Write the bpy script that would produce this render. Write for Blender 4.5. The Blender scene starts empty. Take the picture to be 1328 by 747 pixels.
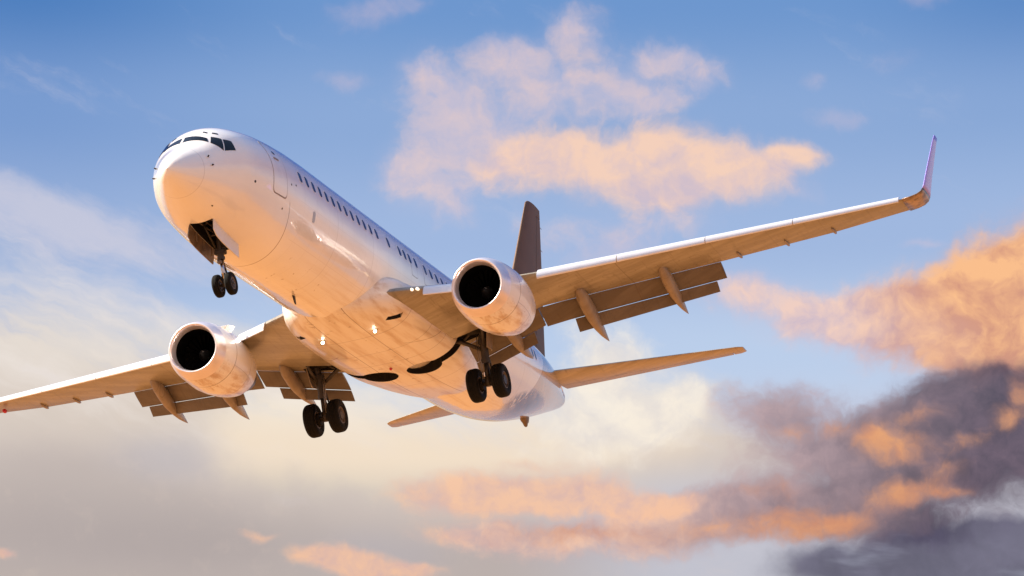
import bpy, bmesh, math, random
import numpy as np
from mathutils import Vector, Matrix

S = bpy.context.scene
COL = S.collection
random.seed(4)
rad = math.radians

# ------------------------------------------------------------------ camera
PITCH = rad(13.0)
CAM_H = 1.7
cam_d = bpy.data.cameras.new('camera')
cam_d.sensor_width = 36.0
cam_d.lens = 5038.56 / 1328 * 36.0
cam_d.clip_start = 0.1
cam_d.clip_end = 60000
cam = bpy.data.objects.new('camera', cam_d)
COL.objects.link(cam)
cam.location = (0, 0, CAM_H)
cam.rotation_euler = (math.pi / 2 + PITCH, 0, 0)
S.camera = cam

# pose of the aircraft relative to the camera (solved from the photograph)
R_CB = np.array([[0.32449210716215504, 0.938077640409604, -0.12130627746746764],
                 [0.2522765976774187, -0.20943063487080088, -0.944719708451878],
                 [0.911625685656812, -0.27595135393971715, 0.30461362331580694]])
T_CB = np.array([-10.156704674063283, -4.22034469206371, 111.55753662725857])
ct, st = math.cos(PITCH), math.sin(PITCH)
W_C = np.array([[1, 0, 0], [0, st, ct], [0, -ct, st]])
R_WB = W_C @ R_CB @ np.diag([-1.0, 1, 1])
P_WB = W_C @ T_CB + np.array([0, 0, CAM_H])

# ------------------------------------------------------------------ light
SUN_BODY = np.array([0.20, -0.68, 0.70])          # forward, port, up
sd = R_WB @ (SUN_BODY / np.linalg.norm(SUN_BODY))
SUN_EL = math.asin(sd[2])
SUN_AZ = math.atan2(sd[0], sd[1])
sun_d = bpy.data.lights.new('sun', 'SUN')
sun_d.energy = 5.0
sun_d.angle = rad(0.5)
sun_d.color = (1.0, 0.88, 0.72)
sun = bpy.data.objects.new('sun', sun_d)
COL.objects.link(sun)
sun.rotation_euler = Vector(sd).to_track_quat('Z', 'Y').to_euler()
sun.location = (0, 0, 200)

S.view_settings.view_transform = 'Standard'
S.view_settings.look = 'None'
S.view_settings.gamma = 1
S.view_settings.use_curve_mapping = False
EXPO = 1.35
S.view_settings.exposure = EXPO
S.render.engine = 'CYCLES'
S.cycles.max_bounces = 5


# ------------------------------------------------------------------ node maths
class V:
    """A float socket with operators that add Math nodes."""
    nt = None

    def __init__(self, s):
        self.s = s

    @staticmethod
    def m(op, *a, clamp=False):
        n = V.nt.nodes.new('ShaderNodeMath')
        n.operation = op
        n.use_clamp = clamp
        for i, x in enumerate(a):
            if isinstance(x, V):
                V.nt.links.new(x.s, n.inputs[i])
            else:
                n.inputs[i].default_value = float(x)
        return V(n.outputs[0])

    def __add__(a, b): return V.m('ADD', a, b)
    __radd__ = __add__
    def __sub__(a, b): return V.m('SUBTRACT', a, b)
    def __rsub__(a, b): return V.m('SUBTRACT', b, a)
    def __mul__(a, b): return V.m('MULTIPLY', a, b)
    __rmul__ = __mul__
    def __truediv__(a, b): return V.m('DIVIDE', a, b)
    def __neg__(a): return V.m('MULTIPLY', a, -1)
    def __pow__(a, b): return V.m('POWER', a, b)


def vmax(a, b): return V.m('MAXIMUM', a, b)
def vmin(a, b): return V.m('MINIMUM', a, b)
def vabs(a): return V.m('ABSOLUTE', a)
def clamp(a): return V.m('ADD', a, 0, clamp=True)


def smooth(a, lo, hi):
    n = V.nt.nodes.new('ShaderNodeMapRange')
    n.interpolation_type = 'SMOOTHSTEP'
    V.nt.links.new(a.s, n.inputs['Value'])
    n.inputs['From Min'].default_value = lo
    n.inputs['From Max'].default_value = hi
    return V(n.outputs['Result'])


def combine(x, y, z=0.0):
    n = V.nt.nodes.new('ShaderNodeCombineXYZ')
    for i, a in enumerate((x, y, z)):
        if isinstance(a, V):
            V.nt.links.new(a.s, n.inputs[i])
        else:
            n.inputs[i].default_value = a
    return n.outputs[0]


def noise(vec, scale, detail=5, rough=0.55, dist=0.0, col=False, lac=2.0):
    n = V.nt.nodes.new('ShaderNodeTexNoise')
    n.noise_dimensions = '3D'
    V.nt.links.new(vec, n.inputs['Vector'])
    n.inputs['Scale'].default_value = scale
    n.inputs['Detail'].default_value = detail
    n.inputs['Roughness'].default_value = rough
    n.inputs['Lacunarity'].default_value = lac
    n.inputs['Distortion'].default_value = dist
    return n.outputs['Color'] if col else V(n.outputs['Fac'])


def mixc(f, a, b):
    """colour mix; a and b are sockets or rgb tuples"""
    n = V.nt.nodes.new('ShaderNodeMix')
    n.data_type = 'RGBA'
    n.clamp_factor = True
    if isinstance(f, V):
        V.nt.links.new(f.s, n.inputs[0])
    else:
        n.inputs[0].default_value = f
    for i, c in ((6, a), (7, b)):
        if isinstance(c, tuple):
            n.inputs[i].default_value = (*c, 1)
        else:
            V.nt.links.new(c, n.inputs[i])
    return n.outputs[2]


def split(vec):
    n = V.nt.nodes.new('ShaderNodeSeparateXYZ')
    V.nt.links.new(vec, n.inputs[0])
    return V(n.outputs[0]), V(n.outputs[1]), V(n.outputs[2])


def lin(r, g, b):
    """sRGB 0-255 -> linear"""
    f = lambda c: c / 12.92 if c <= 0.04045 else ((c + 0.055) / 1.055) ** 2.4
    return tuple(f(c / 255.0) for c in (r, g, b))


# ------------------------------------------------------------------ sky: Nishita dome with sunset cloud layers
world = bpy.data.worlds.new('World')
S.world = world
world.use_nodes = True
world.cycles.sampling_method = 'MANUAL'
world.cycles.sample_map_resolution = 512
V.nt = world.node_tree
bg = V.nt.nodes['Background']
sky = V.nt.nodes.new('ShaderNodeTexSky')
sky.sky_type = 'NISHITA'
sky.sun_disc = False
sky.sun_elevation = SUN_EL
sky.sun_rotation = SUN_AZ
NISH = 0.125


def radiance(r, g, b):
    k = 1.0 / 2 ** EXPO
    return tuple(c * k for c in lin(r, g, b))


tc = V.nt.nodes.new('ShaderNodeTexCoord')
dx, dy, dz = split(tc.outputs['Generated'])
az = V.m('ARCTAN2', dx, dy)                         # radians from north, to the east
el = V.m('ARCSINE', dz)
# sky grid: u grows eastward, v grows downward, about 1.15 degrees a unit
u = 6.64 + az * 49.1
v = 3.735 - (el - 0.2269) * 50.4 + az * az * 5.5
pos = combine(u, v, 0.37)


def ramp(x, stops):
    n = V.nt.nodes.new('ShaderNodeValToRGB')
    lo, hi = stops[0][0], stops[-1][0]
    cr = n.color_ramp
    cr.interpolation = 'EASE'
    for i, (p, c) in enumerate(stops):
        e = cr.elements[i] if i < 2 else cr.elements.new(1.0)
        e.position = (p - lo) / (hi - lo)
        e.color = (*radiance(*c), 1)
    V.nt.links.new(((x - lo) / (hi - lo)).s, n.inputs[0])
    return n.outputs['Color']


def vadd(vec, x, y, z=0):
    n = V.nt.nodes.new('ShaderNodeVectorMath')
    n.operation = 'ADD'
    V.nt.links.new(vec, n.inputs[0])
    n.inputs[1].default_value = (x, y, z)
    return n.outputs[0]


# turbulence that bends every cloud outline
wc = noise(vadd(pos, 31, 7, 2), 0.9, 4, 0.5, 0, True)
wx, wy, wz = split(wc)
wc2 = noise(vadd(pos, 11, 47, 5), 3.1, 3, 0.5, 0, True)
wx2, wy2, wz2 = split(wc2)
uu = u + (wx - 0.5) * 0.62 + (wx2 - 0.5) * 0.24
vv = v + (wy - 0.5) * 0.52 + (wy2 - 0.5) * 0.20
wpos = combine(uu, vv, 0.37)
NA_ = noise(wpos, 1.05, 9, 0.58)
NB_ = noise(vadd(wpos, -0.10, 0.16), 1.05, 7, 0.58)  # the same field a step away from the light
NF_ = noise(vadd(wpos, 17, 3, 9), 2.7, 7, 0.62)
relief = (NA_ - NB_) * 4.0                           # positive on faces turned to the light


def field(blobs, x=None, y=None):
    x = x or uu
    y = y or vv
    tot = None
    for b in blobs:
        cx, cy, rx, ry = b[:4]
        w = b[4] if len(b) > 4 else 1.0
        ang = b[5] if len(b) > 5 else 0.0
        ax, ay = x - cx, y - cy
        if ang:
            c, s = math.cos(rad(ang)), math.sin(rad(ang))
            ax, ay = ax * c + ay * s, ay * c - ax * s
        ax, ay = ax * (1 / rx), ay * (1 / ry)
        g = V.m('EXPONENT', (ax * ax + ay * ay) * -1.0) * w
        tot = g if tot is None else tot + g
    return tot


# clear air
base = ramp(v, [(-3.0, (48, 98, 176)), (0.0, (110, 151, 206)), (1.6, (140, 170, 215)), (3.1, (160, 184, 223)), (4.6, (187, 206, 234)), (6.0, (206, 212, 230)), (7.6, (208, 202, 216)), (11.0, (232, 200, 186))])
darker = ramp(v, [(-3.0, (36, 84, 164)), (0.0, (78, 127, 190)), (1.6, (122, 156, 208)), (3.1, (150, 175, 217)), (4.6, (180, 198, 228)), (7.6, (202, 198, 212)), (11.0, (232, 200, 186))])
side = clamp(1 - smooth(u, 0.0, 4.6) + 0.55 * smooth(u, 10.5, 13.6) * (1 - smooth(v, 0.5, 2.5)))
col = mixc(side, base, darker)
up = V.nt.nodes.new('ShaderNodeVectorMath')
up.operation = 'SCALE'
V.nt.links.new(sky.outputs[0], up.inputs[0])
up.inputs['Scale'].default_value = NISH
col = mixc(smooth(el, 0.36, 0.95), col, up.outputs[0])

# thin veil of stretched cirrus, lower west, thickening to a warm haze deck
sl = noise(combine(uu * 0.45 - vv * 0.22, vv * 1.5 - uu * 0.55, 0.9), 0.9, 5, 0.6)
edge = v - (3.30 + 0.26 * vmin(u, 5.5) + 1.3 * smooth(u, 9.0, 11.5))
m1 = smooth(edge + (sl - 0.5) * 2.3 + (NA_ - 0.5) * 0.7, -0.35, 1.25)
warm = ramp(v, [(3.4, (228, 220, 221)), (4.6, (230, 219, 208)), (5.5, (219, 205, 192)), (6.2, (212, 198, 188)), (7.3, (186, 174, 169)), (10.0, (214, 184, 150))])
cream = ramp(v, [(3.8, (240, 232, 224)), (5.0, (246, 234, 216)), (5.9, (244, 224, 199)), (6.6, (214, 202, 186)), (7.4, (200, 190, 180)), (10.0, (226, 196, 160))])
ck = smooth(field([(6.6, 5.3, 2.9, 1.15), (4.4, 5.7, 1.7, 0.65, 0.9)], u + (wx - 0.5) * 1.4, v + (wy - 0.5) * 0.9), 0.25, 0.85)
deck = mixc(ck, warm, cream)
gry = smooth(field([(0.6, 6.6, 2.2, 0.8), (3.0, 6.9, 1.6, 0.6, 0.7)], u + (wx - 0.5) * 1.2, v + (wy - 0.5) * 0.6), 0.0, 1.2)
deck = mixc(gry * 0.42, deck, radiance(156, 146, 146))
blu = smooth(field([(2.3, 6.0, 1.1, 0.45, 0.8), (4.9, 7.2, 1.2, 0.5, 0.7)], uu, v), 0.2, 1.0)
deck = mixc(blu * 0.4, deck, radiance(176, 176, 190))
deck = mixc(smooth(u, 6.3, 9.0) * smooth(v, 5.8, 6.7) * 0.8, deck, radiance(196, 199, 213))
deck = mixc(smooth(sl, 0.44, 0.70) * 0.55 * (1 - smooth(u, 4.0, 6.5)) * (1 - smooth(v, 5.2, 6.2)), deck, radiance(244, 234, 226))
deck = mixc((1 - smooth(sl, 0.30, 0.48)) * 0.40 * (1 - smooth(u, 3.5, 6.0)) * (1 - smooth(v, 4.6, 5.6)), deck, radiance(178, 186, 212))
deck = mixc(smooth(NF_, 0.52, 0.80) * 0.10, deck, radiance(240, 216, 196))
far = smooth(vabs(az), 0.22, 0.8)                    # the deck thins out round the rest of the horizon
col = mixc(m1 * 0.95 * (1 - far * 0.75), col, deck)
w2 = smooth((sl - 0.5) * 3.0 + (NF_ - 0.5) * 0.7 + field([(0.3, 2.75, 1.8, 0.45, 0.8, 18), (2.0, 3.3, 2.0, 0.45, 0.8, 20), (0.8, 3.3, 1.6, 0.35, 0.6, 22), (5.0, 3.6, 1.4, 0.35, 0.5)], u, v), 0.25, 1.6)
col = mixc(w2 * 0.66, col, radiance(214, 210, 222))

# creamy cumulus bank behind the tail
f2 = field([(7.7, 4.75, 0.55, 0.65), (7.6, 5.6, 1.0, 0.55), (8.6, 5.45, 0.65, 0.42, 0.9), (8.9, 5.1, 0.35, 0.25, 0.6), (8.3, 4.6, 0.35, 0.3, 0.7)])
m2 = smooth(f2 * 1.1 + (NA_ - 0.5) * 2.2 + (NF_ - 0.5) * 0.5, 0.22, 1.3) * smooth(f2, 0.03, 0.30)
c2 = mixc(clamp(0.55 + relief), radiance(226, 219, 216), radiance(251, 240, 224))
col = mixc(m2 * 0.85, col, c2)

# rose cumulus high in the middle
f3 = field([(5.5, 0.95, 0.40, 0.30), (5.75, 1.4, 0.48, 0.38), (6.4, 0.78, 0.42, 0.30), (6.9, 0.72, 0.30, 0.22, 0.7), (7.48, 0.40, 0.36, 0.30, 1.1), (7.5, 1.06, 0.75, 0.42, 0.9), (8.15, 1.28, 0.40, 0.22, 0.6), (8.75, 0.78, 0.45, 0.20, 1.0), (9.2, 1.05, 0.36, 0.20, 0.8), (8.6, 1.35, 0.40, 0.18, 0.7), (8.35, 0.85, 0.20, 0.2, 0.6),
            (5.25, 2.25, 0.42, 0.36, 0.9), (5.7, 2.62, 0.50, 0.32, 0.8), (6.3, 2.0, 0.75, 0.40, 1.0), (6.0, 1.75, 0.5, 0.3, 0.6), (6.9, 1.35, 0.8, 0.40, 0.75), (7.3, 3.05, 0.75, 0.3, 0.55), (8.75, 2.95, 0.7, 0.25, 0.5)])
m3 = smooth(f3 * 1.2 + (NA_ - 0.5) * 2.4 + (NF_ - 0.5) * 1.5, 0.20, 1.55) * smooth(f3, 0.03, 0.30)
c3 = mixc(clamp(0.5 + relief), radiance(196, 190, 212), radiance(240, 208, 198))
col = mixc((smooth(f3 + (NA_ - 0.5) * 0.8, 0.0, 1.5) * smooth(f3, 0.02, 0.25)) * 0.42, col, radiance(206, 198, 216))
col = mixc(m3 * 0.62, col, c3)
# peach bank under it
f4 = field([(7.1, 1.98, 0.60, 0.30), (7.75, 2.15, 0.75, 0.36), (8.58, 1.98, 0.42, 0.32, 1.1), (8.9, 2.25, 0.70, 0.36), (9.7, 2.28, 0.70, 0.28), (10.28, 2.12, 0.38, 0.16), (8.8, 2.6, 1.1, 0.28, 0.6), (6.5, 2.1, 0.5, 0.35, 0.6)])
m4 = smooth(f4 * 1.15 + (NA_ - 0.5) * 1.5 + (NF_ - 0.5) * 1.0, 0.22, 1.30) * smooth(f4, 0.03, 0.30)
c4 = mixc(clamp(0.62 + relief + (2.35 - vv) * 0.5), radiance(212, 192, 202), radiance(253, 212, 184))
col = mixc((smooth(f4 + (NA_ - 0.5) * 0.8, 0.0, 1.3) * smooth(f4, 0.02, 0.25)) * 0.45, col, radiance(226, 200, 196))
col = mixc(m4 * 0.84, col, c4)
# stray wisps
f5 = field([(4.45, 1.08, 0.42, 0.17), (4.6, 0.25, 0.5, 0.25, 0.9), (5.2, 0.05, 0.4, 0.2, 0.8), (12.05, 0.08, 0.45, 0.17), (10.95, 1.62, 0.42, 0.13, 0.9), (10.6, 1.15, 0.2, 0.15, 0.7), (11.6, 0.9, 0.5, 0.2, 0.4), (11.95, 3.28, 0.36, 0.11, 1.1), (10.4, 2.6, 0.4, 0.2, 0.6), (7.9, 3.35, 0.9, 0.3, 0.8)])
m5 = smooth(f5 * 0.9 + (NA_ - 0.5) * 0.8 * smooth(f5, 0.05, 0.4) + (NF_ - 0.5) * 0.9 * smooth(f5, 0.05, 0.4), 0.12, 1.5)
col = mixc(m5 * 0.48, col, radiance(224, 200, 208))

# orange cumulus to the east
f6 = field([(9.75, 3.85, 0.65, 0.28, 0.9), (10.6, 4.15, 0.8, 0.30, 1.0), (11.4, 4.25, 0.65, 0.40, 1.0), (12.2, 4.15, 0.7, 0.50), (13.0, 3.75, 0.75, 0.52), (13.6, 3.5, 0.7, 0.6), (12.9, 4.5, 1.0, 0.5), (13.2, 4.85, 0.7, 0.3, 0.8), (12.4, 4.85, 0.8, 0.22, 0.5)])
m6 = smooth(f6 * 1.15 + (NA_ - 0.5) * 2.0 + (NF_ - 0.5) * 0.9, 0.20, 1.2) * smooth(f6, 0.03, 0.30)
glow = smooth(u + (wx - 0.5) * 1.5, 10.4, 12.6)
lit6 = mixc(glow, radiance(244, 208, 192), radiance(255, 192, 134))
dim6 = mixc(glow, radiance(206, 186, 200), radiance(214, 150, 120))
c6 = mixc(clamp(0.55 + relief * 1.2 + (NF_ - 0.5) * 1.0 + (4.1 - vv) * 0.55), dim6, lit6)
col = mixc((smooth(f6 + (NA_ - 0.5) * 0.8, 0.0, 1.3) * smooth(f6, 0.02, 0.25)) * 0.5, col, mixc(glow, radiance(216, 196, 208), radiance(226, 172, 146)))
col = mixc(m6 * 0.90, col, c6)

# violet storm mass, low in the east, with lit bellies
f7 = field([(10.0, 5.40, 0.72, 0.40), (10.6, 5.9, 0.8, 0.28, 0.55), (11.2, 5.75, 0.7, 0.4, 0.7), (12.3, 5.45, 0.8, 0.36, 0.9), (13.2, 5.4, 0.8, 0.50), (12.5, 5.1, 0.7, 0.20, 0.5), (12.1, 5.95, 1.0, 0.45, 0.9), (11.0, 6.40, 1.2, 0.42), (12.9, 6.25, 1.1, 0.62), (9.4, 6.68, 0.9, 0.34), (10.4, 6.75, 0.8, 0.3), (11.75, 6.95, 0.75, 0.3, 0.9), (8.3, 6.9, 0.95, 0.34, 0.9), (7.1, 6.98, 0.9, 0.30, 0.85), (6.2, 6.95, 0.5, 0.22, 0.6)])
m7 = smooth(f7 * 1.15 + (NA_ - 0.5) * 1.7 + (NF_ - 0.5) * 1.3, 0.20, 1.25) * smooth(f7, 0.03, 0.30)
deep = smooth(u + v * 0.55 + (wx - 0.5) * 1.2, 12.4, 16.2)
dim7 = mixc(deep, radiance(158, 138, 146), radiance(68, 62, 78))
lit7 = mixc(deep, radiance(198, 170, 172), radiance(112, 94, 110))
c7 = mixc(clamp(0.42 + relief * 0.7 + (NF_ - 0.5) * 1.2), dim7, lit7)
wl_ = smooth(u, 7.5, 10.0)
c7 = mixc(wl_, mixc(clamp(0.5 + relief), radiance(206, 172, 168), radiance(250, 205, 176)), c7)
hot = field([(11.55, 5.92, 0.40, 0.20), (11.3, 5.75, 0.25, 0.16, 0.6), (11.7, 6.50, 0.55, 0.16), (10.45, 6.86, 0.65, 0.22), (9.9, 7.15, 0.4, 0.14, 0.8), (10.9, 6.78, 0.3, 0.1, 0.6), (12.95, 5.62, 0.18, 0.14, 0.8), (13.2, 5.3, 0.16, 0.2, 0.7), (9.2, 6.85, 0.8, 0.2, 0.45), (7.4, 6.9, 1.0, 0.2, 0.6), (12.2, 6.22, 0.3, 0.12, 0.45), (10.1, 5.65, 0.3, 0.12, 0.5), (10.75, 5.6, 0.3, 0.14, 0.5), (11.9, 5.55, 0.35, 0.12, 0.5), (12.5, 5.9, 0.3, 0.12, 0.4), (10.0, 6.4, 0.5, 0.15, 0.4), (12.4, 6.55, 0.3, 0.1, 0.4)])
NH_ = noise(vadd(wpos, 5, 23, 1), 3.6, 7, 0.62)
mh = smooth(hot * (0.45 + NH_ * 1.5) + (NF_ - 0.5) * 0.9 + (NH_ - 0.5) * 0.9, 0.12, 1.55)
c7 = mixc(smooth(hot, 0.05, 0.9) * 0.5, c7, radiance(206, 150, 126))
c7 = mixc(mh * 0.80, c7, mixc(smooth(NA_, 0.35, 0.65), radiance(214, 140, 100), radiance(248, 172, 104)))
col = mixc((smooth(f7 + (NA_ - 0.5) * 0.9, 0.0, 1.25) * smooth(f7, 0.02, 0.25)) * 0.55, col, mixc(deep, radiance(186, 168, 178), radiance(128, 108, 124)))
col = mixc(m7 * 0.90, col, c7)

# low peach puffs in the south middle
f8 = field([(6.0, 6.36, 0.75, 0.28), (6.75, 6.5, 0.7, 0.26, 0.9), (7.6, 6.32, 0.65, 0.32, 1.0), (8.2, 6.6, 0.5, 0.22, 0.7), (8.0, 6.5, 0.4, 0.16, 0.6), (6.9, 5.95, 0.5, 0.12, 0.5), (5.9, 6.95, 0.5, 0.16, 0.7), (4.15, 7.28, 0.34, 0.17), (4.6, 7.42, 0.5, 0.16), (5.3, 7.5, 0.5, 0.12), (3.5, 6.95, 0.3, 0.1, 0.5), (0.15, 7.38, 0.18, 0.08, 0.9), (8.8, 6.5, 0.35, 0.12, 0.8)])
m8 = smooth(f8 * 1.4 + (NA_ - 0.5) * 2.0 + (NF_ - 0.5) * 0.6, 0.25, 1.35) * smooth(f8, 0.03, 0.30)
c8 = mixc(clamp(0.55 + relief * 1.2 + (NF_ - 0.5) * 1.4), radiance(218, 178, 170), radiance(252, 197, 158))
col = mixc((smooth(f8 + (NA_ - 0.5) * 0.8, 0.0, 1.2) * smooth(f8, 0.02, 0.25)) * 0.4, col, radiance(226, 196, 184))
col = mixc(m8 * 0.72, col, c8)
# slate gap along the bottom east
st = noise(combine(u * 0.55 + v * 0.35 + wx * 0.3, v * 2.1 - u * 0.25 + wy * 0.3, 4.2), 1.2, 4, 0.5)
f9_ = field([(12.9, 7.15, 1.5, 0.26), (11.4, 7.38, 1.3, 0.24, 0.9), (13.0, 7.5, 2.0, 0.3, 0.8)], uu, vv)
f9 = smooth(f9_ * 1.3 + (NA_ - 0.5) * 0.9, 0.0, 0.9) * smooth(f9_, 0.03, 0.3)
col = mixc(f9 * 0.85, col, mixc(smooth(st, 0.52, 0.85) * 0.6, mixc(smooth(NA_, 0.3, 0.7), radiance(70, 67, 90), radiance(102, 98, 122)), radiance(176, 180, 200)))

V.nt.links.new(col, bg.inputs[0])
bg.inputs[1].default_value = 1.0

# ------------------------------------------------------------------ materials
def new_mat(name):
    m = bpy.data.materials.new(name)
    m.use_nodes = True
    V.nt = m.node_tree
    b = V.nt.nodes['Principled BSDF']
    return m, b


def objco():
    n = V.nt.nodes.new('ShaderNodeTexCoord')
    return n.outputs['Object']


def simple(name, col, rough=0.5, metal=0.0, spec=0.5, coat=0.0, var=0.12, scale=3.0):
    m, b = new_mat(name)
    co = objco()
    n = noise(co, scale, 4)
    f = smooth(n, 0.3, 0.7)
    dark = tuple(c * (1 - var) for c in col)
    V.nt.links.new(mixc(f, dark, col), b.inputs['Base Color'])
    b.inputs['Roughness'].default_value = rough
    b.inputs['Metallic'].default_value = metal
    b.inputs['Specular IOR Level'].default_value = spec
    b.inputs['Coat Weight'].default_value = coat
    b.inputs['Coat Roughness'].default_value = 0.06
    return m


def line_mask(v, at, w):
    return 1 - smooth(vabs(v - at), w * 0.4, w)


def stripes_dirt(co, sx=0.25, sy=5.0, sc=1.0):
    x, y, z = split(co)
    v = combine(x * sx, y * sy, z * sy)
    return noise(v, sc, 5, 0.6)


def mat_fuselage():
    m, b = new_mat('white_fuselage_paint')
    co = objco()
    x, y, z = split(co)
    s = -x
    white = (0.80, 0.79, 0.775)
    soft = noise(co, 0.5, 4)
    base = mixc(smooth(soft, 0.35, 0.7), (0.755, 0.74, 0.72), white)
    # streaky belly grime
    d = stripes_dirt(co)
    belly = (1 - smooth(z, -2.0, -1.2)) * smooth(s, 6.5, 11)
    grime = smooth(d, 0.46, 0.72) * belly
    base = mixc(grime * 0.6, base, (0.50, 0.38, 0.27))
    spots = smooth(noise(co, 5.5, 3, 0.5), 0.66, 0.74) * (1 - smooth(z, -1.95, -1.7)) * smooth(s, 6.5, 7.5) * (1 - smooth(s, 10, 11.5))
    base = mixc(spots * 0.7, base, (0.22, 0.13, 0.08))
    # skin joints
    j = line_mask(s + z * 0.37, 5.30, 0.028) * (1 - smooth(z, -0.75, -0.6))
    for at in (1.42, 9.35, 12.4, 23.6, 27.4):
        j = vmax(j, line_mask(s, at, 0.02) * (0.35 if at > 2 else 0.25))
    for at in (-1.52, -0.42, 1.2):
        j = vmax(j, line_mask(z, at, 0.012) * 0.18 * smooth(s, 6.2, 6.4))
    fr = vabs(V.m('FRACT', s * (1 / 1.02)) - 0.5) * 1.02
    j = vmax(j, line_mask(fr, 0.0, 0.016) * 0.14 * smooth(s, 6.2, 6.3))
    base = mixc(j * 0.75, base, (0.16, 0.10, 0.07))
    # darker tail livery
    t = smooth(s - z * 1.0, 29.70, 29.78)
    tail = mixc(smooth(z, -0.1, 0.9), (0.46, 0.36, 0.29), (0.17, 0.105, 0.065))
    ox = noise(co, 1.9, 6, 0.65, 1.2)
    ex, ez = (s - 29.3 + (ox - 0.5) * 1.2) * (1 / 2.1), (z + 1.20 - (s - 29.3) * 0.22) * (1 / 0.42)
    painted_reflection = (1 - smooth(ex * ex + ez * ez, 0.3, 1.25)) * smooth(ox, 0.30, 0.52)  # dark swirl paints mirror-like reflections under the rear belly
    base = mixc(t, base, tail)
    base = mixc(painted_reflection * 0.92, base, (0.10, 0.05, 0.028))
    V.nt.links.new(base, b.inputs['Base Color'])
    b.inputs['Roughness'].default_value = 0.24
    b.inputs['Specular IOR Level'].default_value = 0.7
    b.inputs['Coat Weight'].default_value = 1.0
    b.inputs['Coat Roughness'].default_value = 0.03
    # faint skin waviness
    bump = V.nt.nodes.new('ShaderNodeBump')
    bump.inputs['Strength'].default_value = 0.45
    bump.inputs['Distance'].default_value = 0.02
    w = noise(combine(x * 0.5, y * 1.2, z * 1.2), 1.6, 3, 0.5)
    V.nt.links.new(w.s, bump.inputs['Height'])
    V.nt.links.new(bump.outputs[0], b.inputs['Normal'])
    V.nt.links.new(bump.outputs[0], b.inputs['Coat Normal'])
    return m


def mat_fairing():
    m, b = new_mat('belly_fairing_paint')
    co = objco()
    x, y, z = split(co)
    s = -x
    d = stripes_dirt(co, 0.35, 4.0)
    base = mixc(smooth(d, 0.42, 0.75), (0.75, 0.72, 0.68), (0.52, 0.40, 0.29))
    spots = smooth(noise(co, 4.0, 3, 0.5), 0.64, 0.73) * (1 - smooth(vabs(y), 0.7, 1.1))
    base = mixc(spots * 0.6, base, (0.20, 0.12, 0.07))
    j = line_mask(vabs(y), 0.62, 0.018) * 0.8
    for at in (14.9, 16.6, 17.9, 20.9):
        j = vmax(j, line_mask(s, at, 0.02) * 0.6)
    j = vmax(j, line_mask(s - vabs(y) * 1.1, 15.15, 0.02) * smooth(vabs(y), 1.1, 1.2))
    base = mixc(j, base, (0.16, 0.10, 0.07))
    V.nt.links.new(base, b.inputs['Base Color'])
    b.inputs['Roughness'].default_value = 0.33
    b.inputs['Coat Weight'].default_value = 0.5
    b.inputs['Coat Roughness'].default_value = 0.07
    return m


def mat_wing(name, c0, c1, rough=0.35, coat=0.3):
    m, b = new_mat(name)
    co = objco()
    x, y, z = split(co)
    d = noise(combine(x * 2.2, y * 0.35, z * 0.5), 1.3, 5, 0.6)
    base = mixc(smooth(d, 0.38, 0.68), c0, c1)
    g = noise(combine(x * 0.5, y * 5.0, z), 1.0, 4, 0.6)
    base = mixc(smooth(g, 0.55, 0.75) * 0.45, base, tuple(c * 0.55 for c in c0))
    j = line_mask(vabs(y), 8.05, 0.02)
    for at in (6.9, 9.6, 10.9, 12.6, 14.2, 15.7):
        j = vmax(j, line_mask(vabs(y), at, 0.018) * 0.5)
    lead = -x - vabs(y) * 0.5
    for at in (14.6, 15.5):
        j = vmax(j, line_mask(lead, at, 0.016) * 0.55)
    fr = (V.m('FRACT', vabs(y) * (1 / 0.66)) - 0.5) * (0.66 / 0.17)
    for row in (14.95, 15.75):
        er = (lead - row) * (1 / 0.15)
        j = vmax(j, line_mask(fr * fr + er * er, 1.0, 0.28) * 0.55)
    base = mixc(j * 0.6, base, (0.10, 0.07, 0.05))
    hot = smooth(noise(combine(x * 0.7, y * 4.0, z), 1.6, 4, 0.6), 0.60, 0.72)
    base = mixc(hot * 0.35, base, (0.09, 0.06, 0.04))
    V.nt.links.new(base, b.inputs['Base Color'])
    b.inputs['Roughness'].default_value = rough
    b.inputs['Coat Weight'].default_value = coat
    b.inputs['Coat Roughness'].default_value = 0.12
    return m


def mat_nacelle():
    m, b = new_mat('nacelle_paint')
    co = objco()
    x, y, z = split(co)
    s = -x
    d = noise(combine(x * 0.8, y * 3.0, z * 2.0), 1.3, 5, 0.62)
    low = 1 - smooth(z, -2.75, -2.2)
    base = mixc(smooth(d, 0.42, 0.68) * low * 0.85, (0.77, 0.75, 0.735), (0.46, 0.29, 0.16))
    sp = smooth(noise(co, 6.0, 3), 0.63, 0.70) * low
    base = mixc(sp * 0.6, base, (0.25, 0.15, 0.08))
    j = line_mask(s, 14.25, 0.022) * 0.8
    j = vmax(j, line_mask(s, 15.55, 0.018) * 0.6)
    j = vmax(j, line_mask(z + (s - 13) * 0.05, -2.35, 0.016) * 0.35 * smooth(s, 14.2, 14.3))
    base = mixc(j, base, (0.15, 0.10, 0.07))
    V.nt.links.new(base, b.inputs['Base Color'])
    b.inputs['Roughness'].default_value = 0.30
    b.inputs['Coat Weight'].default_value = 0.55
    b.inputs['Coat Roughness'].default_value = 0.06
    return m


def mat_emit(name, col, strength):
    m, b = new_mat(name)
    b.inputs['Base Color'].default_value = (*col, 1)
    b.inputs['Emission Color'].default_value = (*col, 1)
    b.inputs['Emission Strength'].default_value = strength
    return m


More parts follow.
